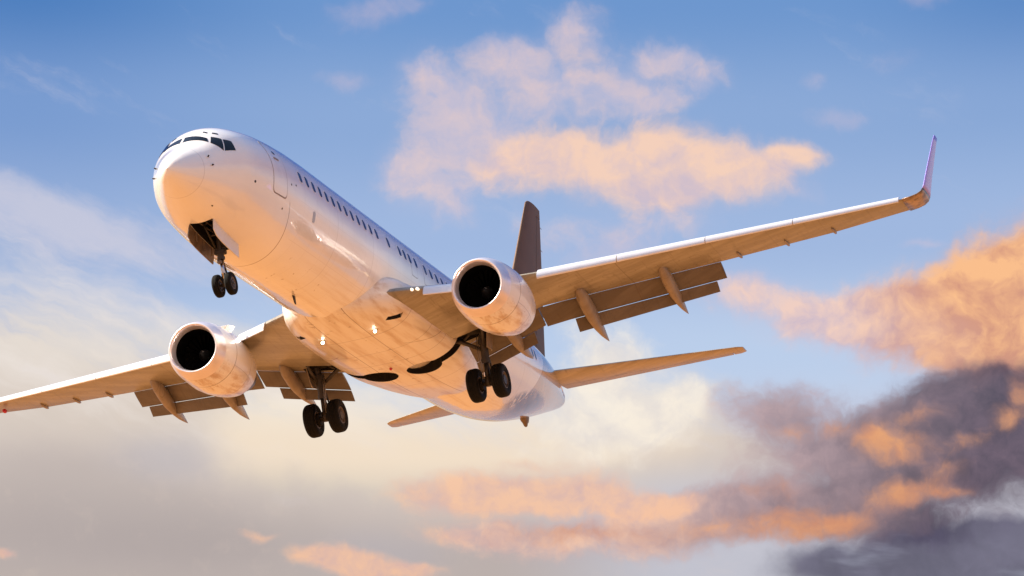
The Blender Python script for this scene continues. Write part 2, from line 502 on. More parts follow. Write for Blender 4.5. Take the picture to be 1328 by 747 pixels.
def mat_bounce_ground():
    m, b = new_mat('sunlit_red_sand')
    co = objco()
    n = noise(co, 0.012, 6, 0.6)
    n2 = noise(co, 0.6, 5, 0.6)
    base = mixc(smooth(n, 0.35, 0.65), (0.42, 0.198, 0.073), (0.35, 0.160, 0.055))
    base = mixc(smooth(n2, 0.45, 0.7) * 0.4, base, (0.28, 0.127, 0.04))
    V.nt.links.new(base, b.inputs['Base Color'])
    b.inputs['Roughness'].default_value = 0.95
    b.inputs['Specular IOR Level'].default_value = 0.1
    return m


M = {}
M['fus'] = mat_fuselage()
M['fair'] = mat_fairing()
M['nac'] = mat_nacelle()
M['wing'] = mat_wing('grey_wing_paint', (0.215, 0.185, 0.135), (0.31, 0.275, 0.21), 0.36, 0.25)
M['flap'] = mat_wing('flap_paint', (0.105, 0.085, 0.07), (0.145, 0.12, 0.10), 0.5, 0.03)  # flap colour taken darker to include occlusion shade
M['canoe'] = mat_wing('flap_fairing_paint', (0.235, 0.185, 0.14), (0.29, 0.235, 0.18), 0.42, 0.1)
M['slat'] = simple('polished_slat', (0.78, 0.78, 0.80), 0.28, 0.35, 0.5, 0.3, 0.06)
M['white'] = simple('white_paint', (0.80, 0.79, 0.78), 0.32, 0, 0.5, 0.5, 0.06)
M['lip'] = simple('bare_inlet_metal', (0.82, 0.76, 0.78), 0.30, 0.65, 0.5, 0, 0.06)
M['winglet'] = simple('lilac_winglet_paint', (0.36, 0.29, 0.84), 0.32, 0, 0.5, 0.4, 0.06, 0.8)  # lilac sky-lit shade of a white winglet, put into the base colour
M['blend'] = simple('scuffed_tip_metal', (0.40, 0.27, 0.17), 0.35, 0.3, 0.5, 0.2, 0.75, 4.0)  # brown mottle paints reflections on the tip blend, with some dirt stains
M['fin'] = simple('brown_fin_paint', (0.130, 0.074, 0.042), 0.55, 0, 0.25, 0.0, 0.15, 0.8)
M['stab'] = mat_wing('tailplane_paint', (0.31, 0.25, 0.165), (0.42, 0.35, 0.26))
M['dark'] = simple('dark_cavity', (0.010, 0.008, 0.007), 0.7, 0, 0.3, 0, 0.5)
M['intake'] = simple('intake_liner', (0.004, 0.004, 0.004), 0.9, 0.0, 0.0, 0, 0.3)
M['blade'] = simple('fan_blade_titanium', (0.005, 0.005, 0.005), 0.8, 0.0, 0.03, 0, 0.3)
M['spin'] = simple('dark_spinner', (0.010, 0.010, 0.011), 0.5, 0, 0.4, 0, 0.2)
M['mark'] = simple('white_swirl_mark', (0.22, 0.21, 0.20), 0.5)
M['tyre'] = simple('tyre_rubber', (0.006, 0.0055, 0.005), 0.8, 0, 0.2, 0, 0.3, 8)
M['rim'] = simple('wheel_rim_grey', (0.16, 0.13, 0.12), 0.45, 0.3, 0.5, 0, 0.3, 9)
M['strut'] = simple('gear_leg_paint', (0.045, 0.036, 0.030), 0.5, 0.1, 0.5, 0, 0.4, 6)
M['chrome'] = simple('chrome_piston', (0.55, 0.54, 0.56), 0.15, 1.0, 0.5, 0, 0.1)
M['hot'] = simple('exhaust_metal', (0.16, 0.13, 0.11), 0.4, 0.8, 0.5, 0, 0.3)
M['glass'] = simple('cockpit_glass', (0.004, 0.005, 0.007), 0.08, 0, 0.25, 0, 0.2)
M['pane'] = simple('cabin_window_glass', (0.035, 0.055, 0.11), 0.12, 0, 0.6, 0, 0.2)
M['svc'] = simple('service_panel_blue', (0.36, 0.42, 0.52), 0.4)
M['wframe'] = simple('window_surround', (0.58, 0.57, 0.58), 0.4)
M['seam'] = simple('door_seam', (0.26, 0.21, 0.20), 0.6)
M['red'] = simple('red_lens', (0.50, 0.015, 0.05), 0.25)
M['lamp'] = mat_emit('lit_landing_lamp', (1.0, 0.88, 0.64), 4.5)
M['lampdim'] = mat_emit('lit_root_lamp', (1.0, 0.90, 0.68), 0.55)
M['door'] = simple('gear_door_paint', (0.70, 0.68, 0.70), 0.4, 0, 0.5, 0.2, 0.08)
M['doorin'] = simple('gear_door_inner', (0.20, 0.14, 0.09), 0.45, 0.2, 0.5, 0, 0.4, 4)
M['hyd'] = simple('hydraulic_line', (0.30, 0.27, 0.25), 0.3, 0.8)

# ------------------------------------------------------------------ mesh helpers
def P(s, y, z):
    return Vector((-s, y, z))


def obj(name, bm, mats, parent=None, smooth_=True, sharp=None):
    if not isinstance(mats, (list, tuple)):
        mats = [mats]
    bmesh.ops.recalc_face_normals(bm, faces=bm.faces)
    me = bpy.data.meshes.new(name)
    bm.to_mesh(me)
    bm.free()
    for m in mats:
        me.materials.append(m)
    if smooth_:
        for p in me.polygons:
            p.use_smooth = True
        if sharp is not None:
            me.set_sharp_from_angle(angle=rad(sharp))
    o = bpy.data.objects.new(name, me)
    COL.objects.link(o)
    if parent is not None:
        o.parent = parent
    return o


def loft(bm, rings, close=True, caps=True, mat=0):
    vs = [[bm.verts.new(p) for p in r] for r in rings]
    n = len(rings[0])
    for a, b in zip(vs[:-1], vs[1:]):
        for i in range(n if close else n - 1):
            j = (i + 1) % n
            f = bm.faces.new((a[i], a[j], b[j], b[i]))
            f.material_index = mat
    if caps and close:
        for r in (vs[0], vs[-1]):
            f = bm.faces.new(r)
            f.material_index = mat
    return vs


def tube(bm, pts, rads, n=12, mat=0):
    pts = [Vector(p) for p in pts]
    if not isinstance(rads, (list, tuple)):
        rads = [rads] * len(pts)
    rings = []
    for i, p in enumerate(pts):
        a = pts[max(i - 1, 0)]
        b = pts[min(i + 1, len(pts) - 1)]
        d = (b - a).normalized()
        u = d.orthogonal().normalized() if i == 0 else (u - d * u.dot(d)).normalized()
        w = d.cross(u)
        rings.append([p + (u * math.cos(2 * math.pi * k / n) + w * math.sin(2 * math.pi * k / n)) * rads[i] for k in range(n)])
    loft(bm, rings, mat=mat)


def lathe(bm, prof, axis_pt, axis='x', n=64, caps=False, mat=0, zsq=None):
    """prof: list of (along, radius).  axis 'x' runs aft (s), 'y' runs to port"""
    rings = []
    for a, r in prof:
        ring = []
        for k in range(n):
            t = 2 * math.pi * k / n
            c, q = math.cos(t) * r, math.sin(t) * r
            if zsq and q < 0:
                q *= zsq(a)
            if axis == 'x':
                ring.append(P(axis_pt[0] + a, axis_pt[1] + c, axis_pt[2] + q))
            else:
                ring.append(P(axis_pt[0] + c, axis_pt[1] + a, axis_pt[2] + q))
        rings.append(ring)
    return loft(bm, rings, caps=caps, mat=mat)


def box(bm, c, h, rot=None, mat=0, bev=0.0):
    """c centre (s,y,z), h half sizes"""
    b2 = bmesh.new()
    bmesh.ops.create_cube(b2, size=2)
    for v in b2.verts:
        v.co = Vector((v.co.x * h[0], v.co.y * h[1], v.co.z * h[2]))
    if bev:
        bmesh.ops.bevel(b2, geom=b2.edges[:], offset=bev, segments=2, affect='EDGES')
    mtx = Matrix.Translation(P(*c)) @ (rot.to_4x4() if rot else Matrix.Identity(4))
    b2.transform(mtx)
    me = bpy.data.meshes.new('tmp')
    b2.to_mesh(me)
    b2.free()
    k = len(bm.faces)
    bm.from_mesh(me)
    bm.faces.ensure_lookup_table()
    for f in bm.faces[k:]:
        f.material_index = mat
    bpy.data.meshes.remove(me)


def pchip(x, y, xi):
    h = np.diff(x); d = np.diff(y) / h; m = np.zeros(len(x))
    for k in range(1, len(x) - 1):
        if d[k - 1] * d[k] > 0:
            w1 = 2 * h[k] + h[k - 1]; w2 = h[k] + 2 * h[k - 1]
            m[k] = (w1 + w2) / (w1 / d[k - 1] + w2 / d[k])
    m[0] = d[0]; m[-1] = d[-1]
    i = np.clip(np.searchsorted(x, xi) - 1, 0, len(h) - 1); t = (xi - x[i]) / h[i]
    return y[i] * (1 + 2 * t) * (1 - t) ** 2 + h[i] * m[i] * t * (1 - t) ** 2 + y[i + 1] * t * t * (3 - 2 * t) + h[i] * m[i + 1] * t * t * (t - 1)


ST=np.array([
(.45,-.69,-.71,.02,-.70),(.50,-.54,-.84,.15,-.70),(.58,-.43,-.94,.25,-.695),(.75,-.27,-1.05,.39,-.685),(1.0,-.07,-1.17,.54,-.65),(1.4,.19,-1.31,.76,-.58),(1.85,.49,-1.46,1.0,-.48),
(2.25,.84,-1.60,1.20,-.37),(2.7,1.15,-1.74,1.39,-.27),(3.2,1.36,-1.87,1.58,-.18),(3.8,1.51,-1.96,1.70,-.10),(4.7,1.66,-2.06,1.81,-.03),(5.7,1.76,-2.115,1.86,0),(6.8,1.84,-2.13,1.88,0),(8.2,1.88,-2.13,1.88,0),
(15,1.88,-2.13,1.88,0),(23.5,1.88,-2.13,1.88,0),(25.5,1.88,-2.09,1.875,0.02),(27.5,1.88,-1.91,1.83,.06),(29.5,1.87,-1.57,1.71,.14),(31.3,1.86,-1.12,1.5,.3),(33.1,1.83,-.6,1.19,.52),(34.9,1.72,-.03,.8,.80),(36.3,1.52,.42,.46,.97),(37.05,1.36,.70,.26,1.03),(37.3,1.24,.86,.14,1.05)])

def fprof(s):
    return [float(pchip(ST[:, 0], ST[:, i], np.array(float(s)))) for i in (1, 2, 3, 4)]


def fpt(s, a, off=0.0):
    """point on the fuselage skin at station s, angle a (0 = port, 90 deg = crown)"""
    zt, zb, hw, zm = fprof(s)
    c, q = math.cos(a), math.sin(a)
    k = (zt - zm) if q > 0 else (zm - zb)
    p = P(s, hw * c, zm + k * q)
    if off:
        n = Vector((0, c / hw, q / k)).normalized()
        zt2, zb2, hw2, zm2 = fprof(min(s + 0.05, 37.3))
        k2 = (zt2 - zm2) if q > 0 else (zm2 - zb2)
        p2 = P(s + 0.05, hw2 * c, zm2 + k2 * q)
        t = (p2 - p).normalized()
        n = (n - t * n.dot(t)).normalized()
        p = p + n * off
    return p


def fang(s, z, side=1):
    zt, zb, hw, zm = fprof(s)
    q = (z - zm) / ((zt - zm) if z > zm else (zm - zb))
    a = math.asin(max(-1, min(1, q)))
    return a if side > 0 else math.pi - a


# ------------------------------------------------------------------ unseen sand patch and added water that shape the bounce
def disc(name, cx, cy, radii, z, mat, n=120, wob=0.0):
    bm = bmesh.new()
    rings = []
    for r in radii:
        ring = []
        for k in range(n):
            a = 2 * math.pi * k / n
            q = r * (1 + wob * (math.sin(3 * a + 1) + 0.6 * math.sin(7 * a) + 0.4 * math.sin(13 * a + 2)))
            ring.append(Vector((cx + q * math.cos(a), cy + q * math.sin(a), z)))
        rings.append(ring)
    vs = loft(bm, rings, caps=False)
    bm.faces.new(vs[-1])
    o = obj(name, bm, mat, None, False)
    o['kind'] = 'structure'
    return o


def mat_added_sea():
    m, b = new_mat('evening_sea')
    co = objco()
    n = noise(co, 0.02, 5, 0.6)
    V.nt.links.new(mixc(smooth(n, 0.35, 0.65), (0.10, 0.12, 0.17), (0.15, 0.16, 0.20)), b.inputs['Base Color'])
    b.inputs['Roughness'].default_value = 0.28
    bump = V.nt.nodes.new('ShaderNodeBump')
    bump.inputs['Strength'].default_value = 0.6
    bump.inputs['Distance'].default_value = 0.4
    V.nt.links.new(noise(co, 0.35, 4, 0.6).s, bump.inputs['Height'])
    V.nt.links.new(bump.outputs[0], b.inputs['Normal'])
    return m


disc('sea', 0, 0, (45000, 9000, 1600, 400, 60), -0.6, mat_added_sea())  # added unseen water, keeps the warm bounce off the fuselage sides
disc('ground', 0, 95, (150, 110, 60, 20), 0.0, mat_bounce_ground(), 120, 0.06)  # unseen sand island, sized and coloured for warm bounce onto the belly

# ------------------------------------------------------------------ the aircraft
root = bpy.data.objects.new('airplane', None)
COL.objects.link(root)
root.empty_display_size = 2
mw = Matrix.Identity(4)
for i in range(3):
    for j in range(3):
        mw[i][j] = R_WB[i, j]
    mw[i][3] = P_WB[i]
root.matrix_world = mw
root['label'] = 'white twin-engine jet airliner with gear and flaps down in a cloudy sunset sky'
root['category'] = 'airplane'


def boolean_cut(o, cutters, dark_index=1):
    """subtract cutter meshes; new pocket walls get the dark material"""
    for c in cutters:
        md = o.modifiers.new('cut', 'BOOLEAN')
        md.operation = 'DIFFERENCE'
        md.solver = 'EXACT'
        md.object = c
    dg = bpy.context.evaluated_depsgraph_get()
    dg.update()
    me = bpy.data.meshes.new_from_object(o.evaluated_get(dg))
    old = o.data
    o.modifiers.clear()
    o.data = me
    nm = old.name
    bpy.data.meshes.remove(old)
    me.name = nm
    for c in cutters:
        cm = c.data
        bpy.data.objects.remove(c)
        bpy.data.meshes.remove(cm)
    return me


def cutter(bm):
    return obj('cutter', bm, M['dark'], root, False)


# ---- fuselage
bm = bmesh.new()
ss = list(np.concatenate([[.45, .455, .47, .49, .52, .56, .62, .7, .8, .9], np.linspace(1.0, 8.2, 60), np.linspace(8.8, 23.5, 32), np.linspace(24, 37.3, 50)]))
NA = 96
loft(bm, [[fpt(s, 2 * math.pi * k / NA) for k in range(NA)] for s in ss])
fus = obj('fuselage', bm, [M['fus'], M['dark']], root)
bm = bmesh.new()
box(bm, (3.62, 0, -1.75), (0.95, 0.36, 0.62))
c1 = cutter(bm)
me = boolean_cut(fus, [c1])
for p in me.polygons:
    c = p.center
    zt, zb, hw, zm = fprof(max(.5, min(37.2, -c.x)))
    inside = (c.y / max(hw, .01)) ** 2 + ((c.z - zm) / ((zt - zm) if c.z > zm else (zm - zb))) ** 2
    ind = 2.6 < -c.x < 4.62 and abs(c.y) < 0.365 and inside < 0.96 and -2.2 < c.z < -1.1
    p.material_index = 1 if ind else 0
    p.use_smooth = not ind
me.set_sharp_from_angle(angle=rad(35))


def patch(name, outline, mats, parent, off=0.006, rings=(1.0, 0.8, 0.55, 0.28), seam=None, offs=None):
    """a panel laid on the skin; outline = list of (s, angle)"""
    bm = bmesh.new()
    cs = sum(p[0] for p in outline) / len(outline)
    ca = sum(p[1] for p in outline) / len(outline)
    lv = []
    scl = list(rings)
    if seam:
        scl = [1.0, 1.0 - seam] + [r * (1 - seam) for r in rings[1:]]
    # rim tucked under the skin so that the panel is a solid shell, not a card
    lv.append([bm.verts.new(fpt(s, a, -0.02)) for s, a in outline])
    for r in scl:
        lv.append([bm.verts.new(fpt(cs + (s - cs) * r, ca + (a - ca) * r, off)) for s, a in outline])
    n = len(outline)
    for k, (a, b) in enumerate(zip(lv[:-1], lv[1:])):
        for i in range(n):
            j = (i + 1) % n
            f = bm.faces.new((a[i], a[j], b[j], b[i]))
            f.material_index = 1 if (seam and k < 2) else 0
    c = bm.verts.new(fpt(cs, ca, off))
    for i in range(n):
        bm.faces.new((lv[-1][i], lv[-1][(i + 1) % n], c))
    return obj(name, bm, mats, parent, True, 40)


def rrect(s0, z0, ws, hz, r, side=1, n=5, tilt=0.0):
    """rounded rectangle on the skin, centre (s0,z0), half sizes ws, hz"""
    out = []
    for cx, cz, a0 in ((1, 1, 0), (-1, 1, 90), (-1, -1, 180), (1, -1, 270)):
        for k in range(n + 1):
            a = rad(a0 + 90 * k / n)
            s = s0 + cx * (ws - r) + r * math.cos(a)
            z = z0 + cz * (hz - r) + r * math.sin(a)
            out.append((s, z))
    long = []
    for (a, b), (c, d) in zip(out, out[1:] + out[:1]):
        k = max(1, int(math.hypot(c - a, d - b) / 0.12))
        long += [(a + (c - a) * i / k, b + (d - b) * i / k) for i in range(k)]
    out = long
    return [(s, fang(s, z, side)) for s, z in out]


# cabin windows, port side as seen
win_s = [6.44 + 0.537 * k for k in range(13)] + [13.93, 14.95, 15.42, 15.88, 16.44, 17.33, 17.89, 18.45, 19.0, 19.55, 20.1, 20.65, 21.2, 21.75, 22.3, 22.85, 23.4, 23.95, 24.5, 25.05, 25.6, 26.15, 26.7, 27.25, 28.55, 28.95]
for s in win_s:
    patch('cabin_window', rrect(s, 0.375, 0.135, 0.205, 0.12), [M['pane'], M['wframe']], fus, seam=0.13)
# front passenger door
door = patch('passenger_door', rrect(4.83, 0.19, 0.46, 0.86, 0.14), [M['fus'], M['seam']], root, 0.005, seam=0.045)
patch('door_window', rrect(4.86, 0.72, 0.085, 0.05, 0.045), M['pane'], door, 0.012)
patch('door_handle', rrect(4.83, 0.50, 0.16, 0.035, 0.03), M['seam'], door, 0.014)
# overwing exits
for s in (16.16, 17.33):
    patch('emergency_exit', rrect(s, 0.30, 0.27, 0.50, 0.08), [M['fus'], M['seam']], root, 0.003, seam=0.03)


def quad(pts, n=6):
    out = []
    for (a, b), (c, d) in zip(pts, pts[1:] + pts[:1]):
        for k in range(n):
            t = k / n
            out.append((a + (c - a) * t, b + (d - b) * t))
    return out


def yang(s, y):
    zt, zb, hw, zm = fprof(s)
    return math.acos(max(-1, min(1, y / hw)))


D = math.radians
W1p = [(2.17, yang(2.17, -.03)), (2.20, D(57)), (2.08, D(50.5)), (1.90, yang(1.90, -.03))]
W1s = [(2.17, yang(2.17, -.11)), (2.17, D(180 - 60)), (2.08, D(180 - 50.5)), (1.90, yang(1.90, -.11))]
W2 = [(2.33, D(55)), (2.51, D(43)), (2.26, D(24.5)), (2.10, D(47))]
W3 = [(2.535, D(41.5)), (2.76, D(35)), (2.70, D(20.5)), (2.30, D(23.8))]
E1 = [(2.52, D(71)), (2.50, D(64.5)), (2.44, D(64.5)), (2.45, D(71))]
E2 = [(2.58, D(60)), (2.66, D(54)), (2.60, D(52)), (2.52, D(59))]
mir = lambda q: [(s, math.pi - a) for s, a in q]
W2m = [(s, math.pi / 2 + (math.pi / 2 - a) * 0.80) for s, a in W2]
for q in (W1p, W1s, W2, W2m, W3, E1, mir(E1), E2, mir(E2)):
    patch('cockpit_window', quad(q), M['glass'], fus, 0.008)

# probes, drains and blade antennas
def probe(s, a, l=0.10):
    bm = bmesh.new()
    p0 = fpt(s, a, -0.02); p1 = fpt(s, a, 0.045)
    tube(bm, [p0, p1, p1 + Vector((l * 0.6, 0, 0))], [0.028, 0.022, 0.012], 8)
    obj('air_probe', bm, M['strut'], fus)


probe(1.66, D(24)); probe(1.70, D(5)); probe(1.66, D(156)); probe(1.70, D(175))


def port_disc(s, a, r=0.05):
    patch('static_port', [(s + r * math.cos(t), a + r / 1.85 * math.sin(t)) for t in [k * math.pi / 5 for k in range(10)]], M['strut'], fus, 0.006, (1.0, 0.5))


port_disc(3.35, D(-15), 0.045); port_disc(5.6, D(-3), 0.03); port_disc(5.15, D(-27), 0.03); port_disc(2.25, D(-62), 0.035); port_disc(5.95, D(-1), 0.03)
patch('service_panel', rrect(7.4, -0.62, 0.10, 0.17, 0.08), M['svc'], fus, 0.004)


def blade(s, l, h, y=0.0, up=False, a=None):
    bm = bmesh.new()
    zt, zb, hw, zm = fprof(s)
    z = zt if up else zb
    q = 1 if up else -1
    rings = []
    for t in (-0.1, 0.5, 1.0):
        c = l * (1 - 0.45 * max(t, 0)); s0 = s + 0.5 * l * max(t, 0)
        rings.append([P(s0 + c * u, y + w * (0.03 - 0.018 * max(t, 0)), z + q * h * t) for u, w in ((0, 0), (0.3, 1), (0.8, 0.7), (1, 0), (0.8, -0.7), (0.3, -1))])
    loft(bm, rings)
    obj('blade_antenna', bm, M['white'] if up else M['strut'], fus)


blade(9.6, 0.30, 0.24)
blade(9.0, 0.4, 0.32, 0, True); blade(22.0, 0.4, 0.32, 0, True)

# ---- belly fairing with wheel wells and ram air scoops
FST = [(11.9, -2.08, 0.55, -1.5), (12.5, -2.14, 1.15, -1.35), (13.3, -2.19, 1.72, -1.2), (14.3, -2.24, 2.05, -1.1), (16, -2.29, 2.22, -1.1), (18, -2.30, 2.25, -1.15), (19.8, -2.30, 2.2, -1.15), (21.2, -2.26, 2.02, -1.05), (22.4, -2.19, 1.75, -1.0), (23.4, -2.11, 1.3, -1.1), (24.2, -2.0, 0.7, -1.3)]
FA = np.array(FST)
bm = bmesh.new()
rings = []
for s in np.linspace(11.9, 24.2, 70):
    zb, hw, zc = [float(pchip(FA[:, 0], FA[:, i], np.array(s))) for i in (1, 2, 3)]
    ring = []
    for k in range(64):
        t = 2 * math.pi * k / 64
        c, q = math.cos(t), math.sin(t)
        e = 0.72
        yy = hw * math.copysign(abs(c) ** e, c)
        zz = zc + (0.55 if q > 0 else (zc - zb)) * math.copysign(abs(q) ** e, q)
        ring.append(P(s, yy, zz))
    rings.append(ring)
loft(bm, rings)
fair = obj('belly_fairing', bm, [M['fair'], M['dark']], root)
cts = []
for sy in (1, -1):
    bm = bmesh.new()
    lathe(bm, [(-0.9, 0.60), (0.35, 0.60)], (19.35, 0, 0), 'x', 40, True)
    for v in bm.verts:                                    # turn the drum upright: wheel lies flat in its well
        a, b, c = -v.co.x - 19.35, v.co.y, v.co.z
        v.co = P(19.30 + b, sy * 0.78 + c, -2.0 + a)
    cts.append(cutter(bm))
    bm = bmesh.new()
    box(bm, (19.15, sy * 1.95, -2.05), (0.24, 1.0, 0.75))
    cts.append(cutter(bm))
    bm = bmesh.new()
    r = Matrix.Rotation(sy * rad(-38), 3, 'Z')
    box(bm, (14.35, sy * 1.62, -2.1), (0.30, 0.085, 0.35), r)
    cts.append(cutter(bm))
me = boolean_cut(fair, cts)
bmx = bmesh.new(); bmx.from_mesh(me)
for p in me.polygons:
    c = p.center
    zb, hw, zc = [float(pchip(FA[:, 0], FA[:, i], np.array(max(11.9, min(24.2, -c.x))))) for i in (1, 2, 3)]
    e = 2 / 0.72
    inside = abs(c.y / hw) ** e + abs((c.z - zc) / (0.55 if c.z > zc else (zc - zb))) ** e
    ind = inside < 0.93 and 13.8 < -c.x < 20.2
    p.material_index = 1 if ind else 0
    p.use_smooth = not ind
bmx.free()
me.set_sharp_from_angle(angle=rad(35))

# ---- lifting surfaces
def foil(le, te, t, n=14, up=None, te_t=0.012, u0=0.0, u1=1.0, lower=0.6, upper=1.0):
    """closed section ring from LE and TE points (Vectors)"""
    d = te - le
    c = d.length
    d = d / c
    up = (up or Vector((0, 0, 1)))
    up = (up - d * up.dot(d)).normalized()
    f = lambda u: 5 * t * (0.2969 * math.sqrt(u) - 0.126 * u - 0.3516 * u * u + 0.2843 * u ** 3 - 0.1036 * u ** 4) * c + te_t * u
    us = [u0 + (u1 - u0) * 0.5 * (1 - math.cos(math.pi * k / n)) for k in range(n + 1)]
    pts = [le + d * (u * c) + up * (f(u) * upper) for u in reversed(us)]
    pts += [le + d * (u * c) - up * (f(u) * lower) for u in (us[1:] if u0 == 0 else us)]
    return pts


TEL = [(1.0, 19.85, -1.80), (2.2, 19.7, -1.68), (4.0, 19.25, -1.36), (5.18, 18.98, -1.14), (10.76, 21.34, -0.20), (14.31, 22.76, 0.40), (16.95, 23.55, 0.86)]
def ipl(tab, y):
    for a, b in zip(tab[:-1], tab[1:]):
        if y <= b[0] or b is tab[-1]:
            t = (y - a[0]) / (b[0] - a[0])
            return [a[i] + (b[i] - a[i]) * t for i in range(1, len(a))]


def LE(y):
    s = 13.346 + 0.5269 * y
    if y < 4.4:
        s -= 0.36 * (4.4 - y)
    return s, -1.640 + 0.1445 * y + 0.00033 * y * y


def make_wing(sy):
    T = lambda s, y, z: P(s, sy * y, z)
    bm = bmesh.new()
    rings = []
    for y in (1.0, 1.6, 2.2, 3.0, 3.7, 4.4, 5.18, 5.9, 7, 8.2, 9.5, 10.76, 11.5, 12.5, 13.6, 14.31, 15.3, 16.2, 16.85):
        s, z = LE(y)
        ts, tz = ipl(TEL, y)
        back = 0.16 if y > 5.5 else 0.10
        t = 0.125 - 0.03 * min(1, y / 10)
        rings.append(foil(T(s + back, y, z - 0.03), T(ts, y, tz), t, te_t=0.05))
    loft(bm, rings)
    w = obj('wing', bm, [M['wing'], M['dark']], root, True, 50)
    bm = bmesh.new()
    box(bm, (18.95, sy * 2.75, -1.85), (0.34, 0.85, 0.30))
    me = boolean_cut(w, [cutter(bm)])
    for p in me.polygons:
        c = p.center
        n_ = p.normal
        flat = max(abs(n_.x), abs(n_.y)) > 0.97 or n_.z < -0.985
        if 18.60 < -c.x < 19.30 and 1.88 < sy * c.y < 3.62 and -2.2 < c.z < -1.52 and flat:
            p.material_index = 1
            p.use_smooth = False
    me.set_sharp_from_angle(angle=rad(50))
    # slats: closed nose shells ahead of the wing box
    for y0, y1 in ((5.85, 8.2), (8.23, 10.85), (10.88, 13.5), (13.53, 16.75)):
        bm = bmesh.new()
        rings = []
        for k in range(6):
            y = y0 + (y1 - y0) * k / 5
            s, z = LE(y)
            h = 0.150 - 0.0045 * y
            up = [(0.60, 0.16), (0.42, 0.125), (0.28, 0.08), (0.18, 0.025), (0.105, -0.04), (0.05, -0.11), (0.012, -0.18), (0.0, -0.235), (0.012, -0.27), (0.04, -0.285), (0.075, -0.27), (0.11, -0.20), (0.19, -0.08), (0.30, 0.02), (0.44, 0.09), (0.60, 0.145)]
            rings.append([T(s + a * h / 0.12, y, z + b * h / 0.12 + 0.02) for a, b in up])
        loft(bm, rings)
        obj('slat', bm, M['slat'], w, True, 45)
    # Krueger flap inboard of the engine
    bm = bmesh.new()
    rings = []
    for k in range(6):
        y = 2.75 + (4.15 - 2.75) * k / 5
        s, z = LE(y)
        prof = [(0.34, 0.09), (0.16, 0.06), (0.04, 0.0), (-0.05, -0.10), (-0.11, -0.21), (-0.13, -0.29), (-0.10, -0.31), (-0.07, -0.28), (-0.02, -0.17), (0.05, -0.07), (0.16, 0.01), (0.34, 0.05)]
        rings.append([T(s + a, y, z + b) for a, b in prof])
    loft(bm, rings)
    obj('leading_edge_flap', bm, M['slat'], w, True, 45)
    # flaps
    def flap(y0, y1, cm, ca, dm, da, aft0, aft1):
        def line(y):
            ts, tz = ipl(TEL, y)
            return ts + 0.0, tz - 0.035
        bm = bmesh.new()
        rings = []
        for k in range(9):
            y = y0 + (y1 - y0) * k / 8
            s, z = line(y)
            c = cm - 0.02 * (y - y0)
            rings.append(foil(T(s, y, z), T(s + c * math.cos(dm), y, z - c * math.sin(dm)), 0.15, 9, te_t=0.01, lower=0.45))
        loft(bm, rings)
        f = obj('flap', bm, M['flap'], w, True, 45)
        bm = bmesh.new()
        rings = []
        for k in range(9):
            y = aft0 + (aft1 - aft0) * k / 8
            s, z = line(y)
            c = cm - 0.02 * (y - y0) + 0.03
            ca_ = ca - (0.024 * (y - y0) if ca > 0.5 else 0)
            s += c * math.cos(dm) - 0.05
            z -= c * math.sin(dm) + 0.012
            rings.append(foil(T(s, y, z), T(s + ca_ * math.cos(da), y, z - ca_ * math.sin(da)), 0.13, 9, te_t=0.008, lower=0.45))
        loft(bm, rings)
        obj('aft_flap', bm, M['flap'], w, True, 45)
    out_ = 10.74 if sy > 0 else 10.40
    flap(5.05, out_, 0.84, 0.52, rad(33), rad(50), 5.95, out_ - 0.32)
    flap(2.25, 5.00, 0.85, 0.42, rad(30), rad(48), 2.25, 4.55)
    # canoe fairings of the flap tracks
    for y, f0, tip, wd in ((9.1, (19.75, -0.42), (22.6, -1.36), 0.19), (6.5, (18.75, -0.88), (21.75, -1.97), 0.215), (3.9, (18.4, -1.38), (21.45, -2.10), 0.20)):
        bm = bmesh.new()
        a = T(f0[0], y, f0[1]); b = T(tip[0], y, tip[1])
        d = b - a
        dn = d.normalized()
        u = Vector((0, 0, 1)); u = (u - dn * u.dot(dn)).normalized()
        rings = []
        for t, w_, h_ in ((0, .15, .12), (.02, .45, .35), (.06, .72, .65), (.14, .95, .92), (.28, 1.0, 1.1), (.45, .95, 1.15), (.62, .74, 1.0), (.78, .46, .72), (.9, .22, .38), (.97, .09, .14), (1, .02, .03)):
            p = a + d * t - u * (0.11 * math.sin(math.pi * t))
            ring = []
            for k in range(16):
                q = 2 * math.pi * k / 16
                ring.append(p + Vector((0, 1, 0)) * (wd * w_ * math.cos(q)) + u * (wd * 1.3 * h_ * math.sin(q)))
            rings.append(ring)
        loft(bm, rings)
        obj('flap_track_fairing', bm, M['canoe'], w)
    for y in (11.4, 12.9, 14.4):                          # aileron hinge blisters
        ts, tz = ipl(TEL, y)
        bm = bmesh.new()
        rings = []
        for q, w_ in ((-0.55, .01), (-0.45, .035), (-0.2, .055), (0.0, .045), (0.10, .02)):
            rings.append([T(ts + q, y, tz - 0.05) + Vector((0, w_ * math.cos(math.pi * k / 5), w_ * 1.2 * math.sin(math.pi * k / 5))) for k in range(10)])
        loft(bm, rings)
        obj('aileron_hinge', bm, M['canoe'], w)
    # blended winglet
    tipS, tipZ = LE(16.75)
    te = ipl(TEL, 16.85)
    path = [(16.86, 0.0, 0, 0), (17.14, 0.03, 6, .02), (17.36, 0.085, 20, .06), (17.50, 0.17, 42, .12), (17.57, 0.29, 62, .2), (17.61, 0.44, 74, .30), (17.70, 0.95, 79, .62), (17.82, 1.60, 80, 1.06), (17.94, 2.30, 80, 1.56), (17.975, 2.48, 80, 1.72)]
    le0, lz0 = LE(16.86)
    ch0 = te[0] - le0 - 0.05
